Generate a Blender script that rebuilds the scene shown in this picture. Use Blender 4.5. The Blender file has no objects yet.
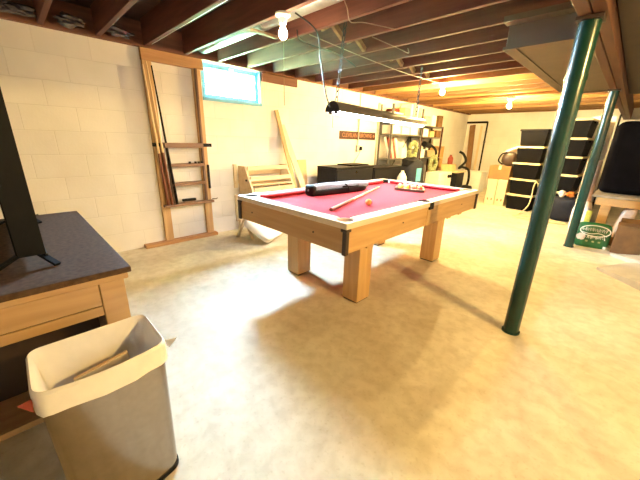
import bpy, bmesh, math, random
from mathutils import Vector, Matrix, Euler
random.seed(7)
S = bpy.context.scene
COL = S.collection
PI = math.pi

# ------------------------------------------------------------------ materials
def new_mat(name):
    m = bpy.data.materials.new(name); m.use_nodes = True
    nt = m.node_tree; b = nt.nodes['Principled BSDF']
    return m, nt, b

def plain(name, c, rough=.5, metal=0., var=.08, scale=18., bump=0.0, alpha=None, trans=0.0):
    """colour with a little procedural variation"""
    m, nt, b = new_mat(name)
    tc = nt.nodes.new('ShaderNodeTexCoord'); n = nt.nodes.new('ShaderNodeTexNoise')
    n.inputs['Scale'].default_value = scale; n.inputs['Detail'].default_value = 4
    nt.links.new(tc.outputs['Object'], n.inputs['Vector'])
    r = nt.nodes.new('ShaderNodeValToRGB')
    r.color_ramp.elements[0].position = .3; r.color_ramp.elements[1].position = .7
    r.color_ramp.elements[0].color = (*[max(0, x*(1-var)) for x in c], 1)
    r.color_ramp.elements[1].color = (*[min(1, x*(1+var)) for x in c], 1)
    nt.links.new(n.outputs['Fac'], r.inputs['Fac']); nt.links.new(r.outputs['Color'], b.inputs['Base Color'])
    b.inputs['Roughness'].default_value = rough; b.inputs['Metallic'].default_value = metal
    if bump:
        bp = nt.nodes.new('ShaderNodeBump'); bp.inputs['Strength'].default_value = bump; bp.inputs['Distance'].default_value = .01
        nt.links.new(n.outputs['Fac'], bp.inputs['Height']); nt.links.new(bp.outputs['Normal'], b.inputs['Normal'])
    if trans: b.inputs['Transmission Weight'].default_value = trans
    return m

def wood(name, c0, c1, axis='x', rough=.5, scale=6., knots=False):
    m, nt, b = new_mat(name)
    tc = nt.nodes.new('ShaderNodeTexCoord'); mp = nt.nodes.new('ShaderNodeMapping')
    k = {'x': (.6, 8, 8), 'y': (8, .6, 8), 'z': (8, 8, .6)}[axis]
    mp.inputs['Scale'].default_value = [v*scale/6 for v in k]
    nt.links.new(tc.outputs['Object'], mp.inputs['Vector'])
    n = nt.nodes.new('ShaderNodeTexNoise'); n.inputs['Scale'].default_value = 3; n.inputs['Detail'].default_value = 6
    n.inputs['Distortion'].default_value = .6
    nt.links.new(mp.outputs['Vector'], n.inputs['Vector'])
    r = nt.nodes.new('ShaderNodeValToRGB')
    r.color_ramp.elements[0].position = .3; r.color_ramp.elements[1].position = .7
    r.color_ramp.elements[0].color = (*c0, 1); r.color_ramp.elements[1].color = (*c1, 1)
    nt.links.new(n.outputs['Fac'], r.inputs['Fac']); nt.links.new(r.outputs['Color'], b.inputs['Base Color'])
    b.inputs['Roughness'].default_value = rough
    bp = nt.nodes.new('ShaderNodeBump'); bp.inputs['Strength'].default_value = .15; bp.inputs['Distance'].default_value = .004
    nt.links.new(n.outputs['Fac'], bp.inputs['Height']); nt.links.new(bp.outputs['Normal'], b.inputs['Normal'])
    return m

MT_SPEC = {'blackcloth': .05, 'desktop': .12, 'blackgloss': .04, 'binblack': .1, 'darkgrey': .2, 'black': .2, 'felt': .1}
def emit(name, c, s):
    m, nt, b = new_mat(name)
    b.inputs['Base Color'].default_value = (*c, 1)
    b.inputs['Emission Color'].default_value = (*c, 1); b.inputs['Emission Strength'].default_value = s
    return m

def block_wall(name, swap):
    """painted concrete block: courses 0.213 m, blocks 0.40 m"""
    m, nt, b = new_mat(name)
    g = nt.nodes.new('ShaderNodeNewGeometry'); sp = nt.nodes.new('ShaderNodeSeparateXYZ'); cb = nt.nodes.new('ShaderNodeCombineXYZ')
    nt.links.new(g.outputs['Position'], sp.inputs[0])
    add = nt.nodes.new('ShaderNodeMath'); add.operation = 'ADD'; add.inputs[1].default_value = 40.0-.35
    nt.links.new(sp.outputs['X' if swap else 'Y'], add.inputs[0])
    nt.links.new(add.outputs[0], cb.inputs[0]); nt.links.new(sp.outputs['Z'], cb.inputs[1])
    br = nt.nodes.new('ShaderNodeTexBrick')
    br.inputs['Scale'].default_value = 1; br.inputs['Brick Width'].default_value = .40; br.inputs['Row Height'].default_value = .213
    br.inputs['Mortar Size'].default_value = .004; br.inputs['Mortar Smooth'].default_value = .6
    br.inputs['Color1'].default_value = (.80, .77, .72, 1); br.inputs['Color2'].default_value = (.76, .73, .69, 1)
    br.inputs['Mortar'].default_value = (.71, .68, .63, 1)
    nt.links.new(cb.outputs[0], br.inputs['Vector'])
    n = nt.nodes.new('ShaderNodeTexNoise'); n.inputs['Scale'].default_value = 2.2; n.inputs['Detail'].default_value = 6
    nt.links.new(g.outputs['Position'], n.inputs['Vector'])
    r = nt.nodes.new('ShaderNodeValToRGB'); r.color_ramp.elements[0].position = .3; r.color_ramp.elements[0].color = (.9, .89, .87, 1)
    r.color_ramp.elements[1].position = .62; r.color_ramp.elements[1].color = (1, 1, 1, 1)
    nt.links.new(n.outputs['Fac'], r.inputs['Fac'])
    mx = nt.nodes.new('ShaderNodeMixRGB'); mx.blend_type = 'MULTIPLY'; mx.inputs[0].default_value = 1
    nt.links.new(br.outputs['Color'], mx.inputs[1]); nt.links.new(r.outputs['Color'], mx.inputs[2])
    nt.links.new(mx.outputs[0], b.inputs['Base Color'])
    n2 = nt.nodes.new('ShaderNodeTexNoise'); n2.inputs['Scale'].default_value = 60; n2.inputs['Detail'].default_value = 3
    nt.links.new(g.outputs['Position'], n2.inputs['Vector'])
    ma = nt.nodes.new('ShaderNodeMath'); ma.operation = 'MULTIPLY_ADD'; ma.inputs[1].default_value = -1.0
    nt.links.new(br.outputs['Fac'], ma.inputs[0])
    m2 = nt.nodes.new('ShaderNodeMath'); m2.operation = 'MULTIPLY'; m2.inputs[1].default_value = .35
    nt.links.new(n2.outputs['Fac'], m2.inputs[0]); nt.links.new(m2.outputs[0], ma.inputs[2])
    bp = nt.nodes.new('ShaderNodeBump'); bp.inputs['Strength'].default_value = .45; bp.inputs['Distance'].default_value = .006
    nt.links.new(ma.outputs[0], bp.inputs['Height']); nt.links.new(bp.outputs['Normal'], b.inputs['Normal'])
    b.inputs['Roughness'].default_value = .65
    return m

def concrete():
    m, nt, b = new_mat('concrete')
    g = nt.nodes.new('ShaderNodeNewGeometry')
    def noise(sc, det, dist=0):
        n = nt.nodes.new('ShaderNodeTexNoise'); n.inputs['Scale'].default_value = sc; n.inputs['Detail'].default_value = det
        n.inputs['Distortion'].default_value = dist
        nt.links.new(g.outputs['Position'], n.inputs['Vector']); return n
    def ramp(n, p0, c0, p1, c1):
        r = nt.nodes.new('ShaderNodeValToRGB'); e = r.color_ramp.elements
        e[0].position = p0; e[0].color = (*c0, 1); e[1].position = p1; e[1].color = (*c1, 1)
        nt.links.new(n.outputs['Fac'], r.inputs['Fac']); return r
    a = ramp(noise(1.6, 8, .8), .32, (.56, .49, .355), .66, (.72, .665, .53))
    c = ramp(noise(14, 8, .3), .35, (.86, .84, .80), .6, (1, 1, 1))
    d = ramp(noise(55, 4), .30, (.90, .88, .84), .42, (1, 1, 1))
    m1 = nt.nodes.new('ShaderNodeMixRGB'); m1.blend_type = 'MULTIPLY'; m1.inputs[0].default_value = 1
    m2 = nt.nodes.new('ShaderNodeMixRGB'); m2.blend_type = 'MULTIPLY'; m2.inputs[0].default_value = 1
    nt.links.new(a.outputs[0], m1.inputs[1]); nt.links.new(c.outputs[0], m1.inputs[2])
    nt.links.new(m1.outputs[0], m2.inputs[1]); nt.links.new(d.outputs[0], m2.inputs[2])
    nt.links.new(m2.outputs[0], b.inputs['Base Color'])
    b.inputs['Roughness'].default_value = .55; b.inputs['Specular IOR Level'].default_value = .35
    bp = nt.nodes.new('ShaderNodeBump'); bp.inputs['Strength'].default_value = .2; bp.inputs['Distance'].default_value = .006
    nt.links.new(noise(20, 6).outputs['Fac'], bp.inputs['Height']); nt.links.new(bp.outputs['Normal'], b.inputs['Normal'])
    return m

def glass_mat():
    m, nt, b = new_mat('window_glass')
    b.inputs['Base Color'].default_value = (.95, .98, 1, 1); b.inputs['Roughness'].default_value = .0
    out = nt.nodes['Material Output']
    t = nt.nodes.new('ShaderNodeBsdfTransparent'); t.inputs[0].default_value = (.93, .97, 1, 1)
    gl = nt.nodes.new('ShaderNodeBsdfGlossy'); gl.inputs['Roughness'].default_value = .02
    mx = nt.nodes.new('ShaderNodeMixShader'); mx.inputs[0].default_value = .06
    nt.links.new(t.outputs[0], mx.inputs[1]); nt.links.new(gl.outputs[0], mx.inputs[2]); nt.links.new(mx.outputs[0], out.inputs['Surface'])
    return m

MT = {}
def M(k): return MT[k]
MT['wallA'] = block_wall('painted_block_side', False)
MT['wallB'] = block_wall('painted_block_end', True)
MT['floor'] = concrete()
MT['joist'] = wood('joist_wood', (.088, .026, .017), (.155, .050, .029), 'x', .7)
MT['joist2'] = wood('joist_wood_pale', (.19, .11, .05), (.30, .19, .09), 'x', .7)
MT['joist3'] = wood('joist_wood_bulb_lit', (.33, .17, .055), (.48, .27, .10), 'x', .7)  # same joist wood with the far bulbs' glow put into its colour
MT['subfloor'] = wood('subfloor_boards', (.045, .017, .014), (.08, .03, .022), 'y', .8)
MT['plate'] = wood('sill_plate_wood', (.13, .055, .032), (.21, .09, .05), 'y', .8)
MT['beam'] = wood('beam_wood', (.075, .026, .010), (.125, .05, .019), 'y', .6)
MT['pine'] = wood('pine_stud', (.47, .27, .11), (.62, .40, .19), 'z', .6)
MT['pine_y'] = wood('pine_board', (.36, .17, .065), (.50, .27, .11), 'y', .6)
MT['plankbrown'] = wood('brown_plank_wood', (.17, .08, .028), (.27, .14, .055), 'z', .6)
MT['joist4'] = wood('joist_wood_half_lit', (.17, .075, .026), (.27, .13, .048), 'x', .7)  # same joist wood, weaker bulb glow put into its colour
MT['pale'] = wood('pale_pine', (.62, .46, .27), (.74, .60, .40), 'y', .6)
MT['pale_z'] = wood('pale_pine_upright', (.66, .52, .33), (.78, .66, .47), 'z', .6)
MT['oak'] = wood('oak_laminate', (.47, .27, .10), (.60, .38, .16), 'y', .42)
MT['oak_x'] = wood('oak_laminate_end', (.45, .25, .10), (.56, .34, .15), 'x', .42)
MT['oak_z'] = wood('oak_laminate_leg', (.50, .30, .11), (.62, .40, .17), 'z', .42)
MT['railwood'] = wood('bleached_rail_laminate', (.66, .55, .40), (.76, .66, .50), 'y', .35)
MT['walnut'] = wood('cue_rack_wood', (.12, .055, .028), (.22, .11, .06), 'z', .5)
MT['walnut_y'] = wood('cue_rack_slat_wood', (.17, .085, .045), (.28, .155, .085), 'y', .5)
MT['desk'] = wood('tan_console_wood', (.40, .24, .10), (.50, .32, .14), 'y', .5)
MT['desktop'] = plain('dark_brown_desktop', (.080, .046, .026), .85, 0, .25, 60, .02)
MT['felt'] = plain('red_felt', (.52, .046, .062), .9, 0, .12, 120, .02)
MT['cushion'] = plain('red_cushion_felt', (.38, .012, .018), .85, 0, .1, 120)
MT['black'] = plain('black_plastic', (.0032, .0028, .0026), .5, 0, .2, 30)
MT['blackgloss'] = plain('black_gloss', (.003, .002, .0018), .5, 0, .2, 20)
MT['blackcloth'] = plain('black_cloth', (.0028, .0022, .0026), .95, 0, .35, 9, .1)
MT['darkbrown'] = plain('dark_brown_cap', (.045, .026, .016), .4)
MT['steel'] = plain('brushed_steel', (.42, .365, .31), .16, 1, .05, 40)
MT['galv'] = plain('galvanized_duct', (.36, .37, .37), .38, .85, .12, 14)
MT['trunk'] = plain('sheet_metal_trunk', (.12, .092, .064), .5, .2, .12, 5)
MT['panel'] = plain('brown_panel', (.045, .028, .016), .6, .1, .2, 7)
MT['bag'] = plain('white_bin_liner', (.82, .79, .74), .5, 0, .04, 20)
MT['card'] = plain('cardboard', (.27, .135, .042), .8, 0, .1, 8)
MT['cardpale'] = plain('pale_cardboard', (.72, .55, .33), .8, 0, .08, 8)
MT['cardbrown'] = plain('brown_paper', (.15, .075, .024), .8, 0, .2, 12)
MT['green'] = plain('green_painted_steel', (.0045, .034, .025), .25, .0, .15, 12)
MT['white'] = plain('white_paint', (.80, .79, .75), .5, 0, .04, 10)
MT['whiteplastic'] = plain('white_plastic', (.82, .81, .78), .35, 0, .03, 10)
MT['bluewhite'] = plain('daylight_tinted_window_paint', (.20, .52, .68), .5, 0, .06, 14)  # blue of the daylight is put into the frame colour
MT['grey'] = plain('grey_enamel', (.085, .082, .08), .4, 0, .08, 14)
MT['palegrey'] = plain('pale_grey_board', (.45, .42, .37), .7, 0, .1, 9)
MT['darkgrey'] = plain('dark_grey_cabinet', (.010, .0095, .011), .5, 0, .15, 20)
MT['casegrey'] = plain('grey_case_cloth', (.20, .23, .29), .8, 0, .15, 50)
MT['lid'] = plain('yellow_tote_lid', (.80, .68, .36), .45, 0, .06, 14)
MT['binblack'] = plain('black_tote_plastic', (.0045, .0035, .0025), .55, 0, .2, 10)
MT['chain'] = plain('chain_metal', (.016, .012, .010), .5, .0, .1, 40)
MT['cord'] = plain('dark_cord', (.008, .007, .005), .6)
MT['tancord'] = plain('tan_cord', (.26, .16, .09), .6)
MT['copper'] = plain('copper_line', (.30, .13, .06), .35, .4)
MT['rust'] = plain('red_brown_paint', (.048, .012, .006), .6, 0, .25, 30)
MT['orange'] = plain('orange_lettering', (.30, .13, .06), .6)
MT['balls'] = plain('cream_ball', (.62, .40, .16), .12, 0, .05, 20)
MT['ball_y'] = plain('yellow_ball', (.58, .34, .03), .12)
MT['ball_r'] = plain('red_ball', (.45, .05, .03), .12)
MT['ball_o'] = plain('orange_ball', (.58, .17, .03), .12)
MT['ball_w'] = plain('pink_ball', (.55, .17, .15), .12)
MT['cuelight'] = wood('maple_cue', (.74, .54, .28), (.84, .66, .40), 'z', .3)
MT['cuebutt'] = plain('cue_butt_red_brown', (.20, .06, .025), .3)
MT['glass'] = glass_mat()
MT['tube'] = emit('fluorescent_tube', (1.0, .97, .93), 22)
MT['bulbhot'] = emit('warm_bulb_glass', (1.0, .67, .225), 1400)
MT['bulbsoft'] = emit('frosted_bulb_glass', (1.0, .80, .48), 70)
MT['bulbfar'] = emit('glaring_bulb_glass', (1.0, .70, .26), 1700)
MT['bagGreen'] = plain('green_bag_plastic', (.010, .105, .030), .35, 0, .3, 8)
MT['navy'] = plain('navy_bag_cloth', (.006, .008, .018), .8, 0, .3, 14, .1)
MT['cyan'] = plain('cyan_label', (.15, .52, .78), .5)
MT['sage'] = plain('sage_leaves', (.26, .29, .14), .8, 0, .45, 40, .3)
MT['redthing'] = plain('red_cloth', (.20, .03, .016), .7)
MT['pinkcloth'] = plain('pink_white_cloth', (.66, .50, .42), .85, 0, .2, 16, .2)
MT['tanbox'] = plain('tan_box', (.68, .46, .22), .7)
MT['foil'] = plain('crumpled_clear_plastic', (.12, .11, .12), .25, .5, .3, 30, .3)
MT['grass'] = plain('lawn', (.16, .30, .10), .9, 0, .3, 6)
MT['bench'] = wood('workbench_wood', (.42, .24, .09), (.55, .34, .14), 'x', .6)
MT['benchtop'] = plain('grey_bench_top', (.26, .22, .17), .5, 0, .15, 14)
MT['lime'] = plain('yellow_green_pack', (.42, .42, .06), .6)

# ------------------------------------------------------------------ mesh builder
_nt = MT['steel'].node_tree; _b = _nt.nodes['Principled BSDF']; _t = _nt.nodes.new('ShaderNodeTangent'); _t.direction_type = 'RADIAL'; _t.axis = 'Z'
_nt.links.new(_t.outputs[0], _b.inputs['Tangent']); _b.inputs['Anisotropic'].default_value = .85; _b.inputs['Anisotropic Rotation'].default_value = .25
for k_, v_ in MT_SPEC.items(): MT[k_].node_tree.nodes['Principled BSDF'].inputs['Specular IOR Level'].default_value = v_

class MB:
    def __init__(s): s.bm = bmesh.new()
    def _merge(s, b, mat=None):
        if mat is not None: bmesh.ops.transform(b, matrix=mat, verts=b.verts)
        me = bpy.data.meshes.new('tmp'); b.to_mesh(me); b.free(); s.bm.from_mesh(me); bpy.data.meshes.remove(me); return s
    def box(s, x0, x1, y0, y1, z0, z1, bev=0.0, mat=None, seg=2):
        b = bmesh.new(); bmesh.ops.create_cube(b, size=1)
        for v in b.verts:
            v.co = Vector((x0 if v.co.x < 0 else x1, y0 if v.co.y < 0 else y1, z0 if v.co.z < 0 else z1))
        if bev: bmesh.ops.bevel(b, geom=b.edges[:], offset=bev, segments=seg, affect='EDGES', profile=.5)
        return s._merge(b, mat)
    def bar(s, p, q, w, h, up=(0, 0, 1), bev=0.0):
        """rectangular bar p->q; w across, h along 'up'"""
        p, q = Vector(p), Vector(q); d = q-p; L = d.length; d.normalize(); up = Vector(up)
        sx = d.cross(up).normalized(); u = sx.cross(d).normalized()
        m = Matrix((sx, d, u)).transposed().to_4x4(); m.translation = p
        return s.box(-w/2, w/2, 0, L, -h/2, h/2, bev, m)
    def cyl(s, p, q, r, r2=None, n=20, caps=True):
        p, q = Vector(p), Vector(q); d = q-p
        b = bmesh.new(); bmesh.ops.create_cone(b, cap_ends=caps, cap_tris=False, segments=n, radius1=r, radius2=r if r2 is None else r2, depth=d.length)
        m = d.to_track_quat('Z', 'Y').to_matrix().to_4x4(); m.translation = (p+q)/2
        return s._merge(b, m)
    def ball(s, c, r, u=20, v=12, sc=(1, 1, 1), rot=None):
        b = bmesh.new(); bmesh.ops.create_uvsphere(b, u_segments=u, v_segments=v, radius=r)
        m = Matrix.Translation(c) @ (rot.to_matrix().to_4x4() if rot else Matrix()) @ Matrix.Diagonal((*sc, 1))
        return s._merge(b, m)
    def tube(s, pts, r, n=8, closed=False):
        pts = [Vector(p) for p in pts]; b = bmesh.new(); rings = []
        N = len(pts); prev = None
        for i, p in enumerate(pts):
            if closed: d = pts[(i+1) % N]-pts[i-1]
            else: d = pts[min(i+1, N-1)]-pts[max(i-1, 0)]
            d.normalize()
            a = prev if prev is not None else (Vector((0, 0, 1)) if abs(d.z) < .9 else Vector((1, 0, 0)))
            x = a-d*a.dot(d)
            if x.length < 1e-4: x = d.orthogonal()
            x.normalize(); y = d.cross(x); prev = x
            rr = r[i] if isinstance(r, (list, tuple)) else r
            rings.append([b.verts.new(p+rr*(math.cos(t)*x+math.sin(t)*y)) for t in [2*PI*k/n for k in range(n)]])
        for i in range(N if closed else N-1):
            A, B = rings[i], rings[(i+1) % N]
            for k in range(n): b.faces.new((A[k], A[(k+1) % n], B[(k+1) % n], B[k]))
        if not closed: b.faces.new(rings[0][::-1]); b.faces.new(rings[-1])
        return s._merge(b)
    def lathe(s, prof, c=(0, 0, 0), n=24, mat=None):
        b = bmesh.new(); rings = []
        for r, z in prof: rings.append([b.verts.new((r*math.cos(2*PI*k/n), r*math.sin(2*PI*k/n), z)) for k in range(n)])
        for A, B in zip(rings, rings[1:]):
            for k in range(n): b.faces.new((A[k], A[(k+1) % n], B[(k+1) % n], B[k]))
        if prof[0][0] > 1e-4: b.faces.new(rings[0][::-1])
        if prof[-1][0] > 1e-4: b.faces.new(rings[-1])
        bmesh.ops.remove_doubles(b, verts=b.verts, dist=1e-6)
        return s._merge(b, mat if mat else Matrix.Translation(c))
    def plate(s, outer, holes, z0, z1, mat=None):
        """flat polygon (xy) with holes, extruded z0..z1"""
        b = bmesh.new(); es = []
        for loop in [outer]+holes:
            vs = [b.verts.new((x, y, z0)) for x, y in loop]
            for i in range(len(vs)): es.append(b.edges.new((vs[i], vs[(i+1) % len(vs)])))
        bmesh.ops.triangle_fill(b, use_beauty=True, use_dissolve=False, edges=es)
        r = bmesh.ops.extrude_face_region(b, geom=b.faces[:])
        for v in r['geom']:
            if isinstance(v, bmesh.types.BMVert): v.co.z = z1
        bmesh.ops.recalc_face_normals(b, faces=b.faces)
        return s._merge(b, mat)
    def blob(s, c, size, amp=.15, seed=0, sq=1.0, rot=None, n=3):
        """lumpy soft body; sq<1 makes it boxier"""
        b = bmesh.new(); bmesh.ops.create_icosphere(b, subdivisions=n, radius=1)
        rnd = random.Random(seed); ph = [rnd.uniform(0, 6) for _ in range(6)]
        for v in b.verts:
            p = v.co.copy()
            q = Vector([math.copysign(abs(t)**sq, t) for t in p])
            k = 1+amp*(math.sin(3*p.x+ph[0])*math.cos(4*p.y+ph[1])+.5*math.sin(7*p.z+ph[2]+3*p.y)+.3*math.sin(11*p.x+ph[3]))
            v.co = Vector((q.x*size[0], q.y*size[1], q.z*size[2]))*k
        m = Matrix.Translation(c) @ (rot.to_matrix().to_4x4() if rot else Matrix())
        return s._merge(b, m)
    def mesh(s, verts, faces, mat=None):
        b = bmesh.new(); vs = [b.verts.new(v) for v in verts]
        for f in faces: b.faces.new([vs[i] for i in f])
        bmesh.ops.recalc_face_normals(b, faces=b.faces)
        return s._merge(b, mat)

def world_loc(o):
    m = Matrix()
    ch = []
    while o: ch.append(o); o = o.parent
    for p in reversed(ch): m = m @ p.matrix_basis
    return m

def link(name, mb, mat, parent=None, smooth=False, origin=None, world=True, label=None):
    """mb in world coordinates (world=True) -> one mesh object, local to parent / origin"""
    bm = mb.bm
    o = bpy.data.objects.new(name, None)
    if parent is not None:
        if world: bmesh.ops.transform(bm, matrix=world_loc(parent).inverted(), verts=bm.verts)
    else:
        if origin is None:
            xs = [v.co for v in bm.verts]
            lo = Vector([min(v[i] for v in xs) for i in range(3)]); hi = Vector([max(v[i] for v in xs) for i in range(3)])
            origin = Vector(((lo.x+hi.x)/2, (lo.y+hi.y)/2, lo.z))
        if world: bmesh.ops.translate(bm, vec=-Vector(origin), verts=bm.verts)
    bpy.data.objects.remove(o)
    me = bpy.data.meshes.new(name); bm.to_mesh(me); bm.free()
    if smooth:
        for p in me.polygons: p.use_smooth = True
        try: me.set_sharp_from_angle(angle=math.radians(35))
        except Exception: pass
    me.materials.append(MT[mat] if isinstance(mat, str) else mat)
    o = bpy.data.objects.new(name, me); COL.objects.link(o)
    if parent is not None: o.parent = parent
    else: o.location = origin
    if label: o['label'] = label
    return o

def tag(o, label, cat, group=None, kind=None):
    o['label'] = label; o['category'] = cat
    if group: o['group'] = group
    if kind: o['kind'] = kind
    return o

def thing(name, label, cat, loc=(0, 0, 0), rz=0, group=None):
    o = bpy.data.objects.new(name, None); COL.objects.link(o); o.location = loc; o.rotation_euler = (0, 0, rz)
    o.empty_display_size = .1
    return tag(o, label, cat, group)

def struct(name, mb, mat, smooth=False, label=None, origin=None):
    o = link(name, mb, mat, None, smooth, origin); o['kind'] = 'structure'
    if label: o['label'] = label
    return o

def dup(root, loc, rz, label, group=None):
    r = root.copy(); COL.objects.link(r); r.location = loc; r.rotation_euler = (0, 0, rz); r['label'] = label
    if group: r['group'] = group
    for ch in list(root.children):
        c = ch.copy(); COL.objects.link(c); c.parent = r
        for g in ch.children:
            d = g.copy(); COL.objects.link(d); d.parent = c
    return r

def text_mesh(txt, size, extrude=.002, squash=1.0):
    cu = bpy.data.curves.new('txt', 'FONT'); cu.body = txt; cu.size = size; cu.extrude = extrude
    cu.align_x = 'CENTER'; cu.align_y = 'CENTER'
    to = bpy.data.objects.new('txt', cu); COL.objects.link(to)
    dg = bpy.context.evaluated_depsgraph_get(); me = bpy.data.meshes.new_from_object(to.evaluated_get(dg))
    mb = MB(); mb.bm.from_mesh(me); bpy.data.meshes.remove(me)
    bpy.data.objects.remove(to); bpy.data.curves.remove(cu)
    bmesh.ops.scale(mb.bm, vec=(squash, 1, 1), verts=mb.bm.verts)
    return mb

def spline(pts, n=8):
    P = [Vector(p) for p in pts]; out = []
    for i in range(len(P)-1):
        p0, p1, p2, p3 = P[max(i-1, 0)], P[i], P[i+1], P[min(i+2, len(P)-1)]
        for k in range(n):
            t = k/n
            out.append(.5*((2*p1)+(p2-p0)*t+(2*p0-5*p1+4*p2-p3)*t*t+(3*p1-p0-3*p2+p3)*t**3))
    out.append(P[-1]); return out

# ------------------------------------------------------------------ the room
XA, XR, YN, YF = -3.84, 3.0, -2.6, 10.2
ZJ, ZC = 2.125, 2.36
struct('floor', MB().box(XA-.2, XR+.2, YN-.2, YF+.2, -.1, 0), 'floor', label='worn pale concrete basement floor')
WY0, WY1, WZ0, WZ1 = 1.83, 2.63, 1.715, 2.105
w = MB().box(XA-.12, XA, YN, WY0, 0, 2.115).box(XA-.12, XA, WY1, YF, 0, 2.115)
w.box(XA-.12, XA, WY0, WY1, 0, WZ0).box(XA-.12, XA, WY0, WY1, WZ1, 2.115)
struct('wall_left', w, 'wallA', label='long white painted block wall with the window')
struct('wall_far', MB().box(XA-.2, XR, YF, YF+.2, 0, ZC), 'wallB', label='white painted block end wall')
struct('wall_right', MB().box(XR, XR+.2, YN, YF+.2, 0, ZC), 'wallA')
struct('wall_back', MB().box(XA-.2, XR+.2, YN-.2, YN, 0, ZC), 'wallB')
struct('ceiling', MB().box(XA-.2, XR+.2, YN-.2, YF+.2, ZC, ZC+.05), 'subfloor', label='dark boards of the floor above')
tn = [0]
def trim(mb, mat, label=None):
    tn[0] += 1; return struct('trim_%d' % tn[0], mb, mat, label=label)
trim(MB().box(XA-.2, XA+.05, YN, YF, 2.115, 2.155), 'plate', 'dark wooden sill plate on top of the block wall')
trim(MB().box(XA-.2, XA-.03, YN, YF, 2.155, ZC), 'plate', 'dark rim joist')
ys = [.40+.403*k for k in range(-7, 25)]
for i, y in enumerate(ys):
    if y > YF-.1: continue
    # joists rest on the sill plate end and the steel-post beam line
    mat = ('joist3' if i in (19, 22, 25, 28) else 'joist4') if i >= 18 else 'joist'  # far joists take lit copies of the wood, nearer ones the dark copy
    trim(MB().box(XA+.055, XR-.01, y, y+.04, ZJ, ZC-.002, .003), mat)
# bridging between joists
for k, (x, y) in enumerate(((-2.14, 2.03), (-2.2, 2.43), (-2.24, 3.23), (-2.3, 3.63), (-2.3, 4.03))):
    m = MB()
    m.bar((x, y+.05, ZC-.03), (x, y+.37, ZJ+.02), .035, .045); m.bar((x+.045, y+.05, ZJ+.02), (x+.045, y+.37, ZC-.03), .035, .045)
    trim(m, 'joist2')
# main beam of two planks over the posts
trim(MB().box(-.375, -.318, YN, YF, 1.89, ZJ-.002, .004).box(-.312, -.255, YN, YF, 1.89, ZJ-.002, .004), 'beam', 'double plank girder on the green posts')

# window
wn = MB()
t = .05; xo, xi = XA-.07, XA-.035
wn.box(xo, xi, WY0, WY1, WZ0, WZ0+t).box(xo, xi, WY0, WY1, WZ1-t, WZ1)
wn.box(xo, xi, WY0, WY0+t, WZ0+t, WZ1-t).box(xo, xi, WY1-t, WY1, WZ0+t, WZ1-t)
win = struct('window_1', wn, 'bluewhite', label='small hopper window with frame tinted pale blue for daylight')
rv = MB()
rv.box(xi, XA+.012, WY0-.018, WY0+.006, WZ0, WZ1+.006).box(xi, XA+.012, WY1-.006, WY1+.018, WZ0, WZ1+.006)
rv.box(XA+.0005, XA+.03, WY0-.02, WY1+.02, WZ0-.03, WZ0+.006)
link('window_reveal', rv, 'bluewhite', win)
link('window_pane', MB().box(xo+.012, xo+.017, WY0+t, WY1-t, WZ0+t, WZ1-t), 'glass', win)
link('window_latch', MB().box(xi, xi+.018, 2.2, 2.26, WZ1-.045, WZ1-.015, .003), 'white', win)
# outdoors seen through the pane
struct('lawn', MB().box(-30, XA-.125, -12, 30, 1.55, 1.6), 'grass')
# ------------------------------------------------------------------ pool table
TX0, TX1, TY0, TY1 = -2.37, -1.12, 1.36, 3.61
tb = thing('pool_table', 'oak laminate pool table with red felt', 'pool table', ((TX0+TX1)/2, (TY0+TY1)/2, 0))
RW = .095
def arc(cx, cy, r, a0, a1, n=10): return [(cx+r*math.cos(a0+(a1-a0)*k/n), cy+r*math.sin(a0+(a1-a0)*k/n)) for k in range(n+1)]
ix0, ix1, iy0, iy1 = TX0+RW, TX1-RW, TY0+RW, TY1-RW
my = (TY0+TY1)/2; pr = .062; d = .012
outer = [(TX0, TY0), (TX1, TY0), (TX1, TY1), (TX0, TY1)]
# inner outline of the rail frame, biting round the six pockets
inner = []
inner += arc(ix0-d, iy0-d, pr, PI*.97, -PI*.47+2*PI, 12)[::1]
inner = []
def bite(cx, cy, a0, a1): inner.extend(arc(cx, cy, pr, a0, a1, 12))
bite(ix0-d, iy0-d, PI*.44, PI*2.06)       # near-left corner
bite(ix1+d, iy0-d, -PI*1.06, PI*.56)      # near-right
bite(ix1+.02, my, -PI*.55, PI*.55)        # right side
bite(ix1+d, iy1+d, -PI*.56, PI*1.06)      # far-right
bite(ix0-d, iy1+d, -PI*.06, PI*1.56)      # far-left
bite(ix0-.02, my, PI*.45, PI*1.55)        # left side
link('rail_frame', MB().plate(outer, [inner], .742, .780), 'railwood', tb)
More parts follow.
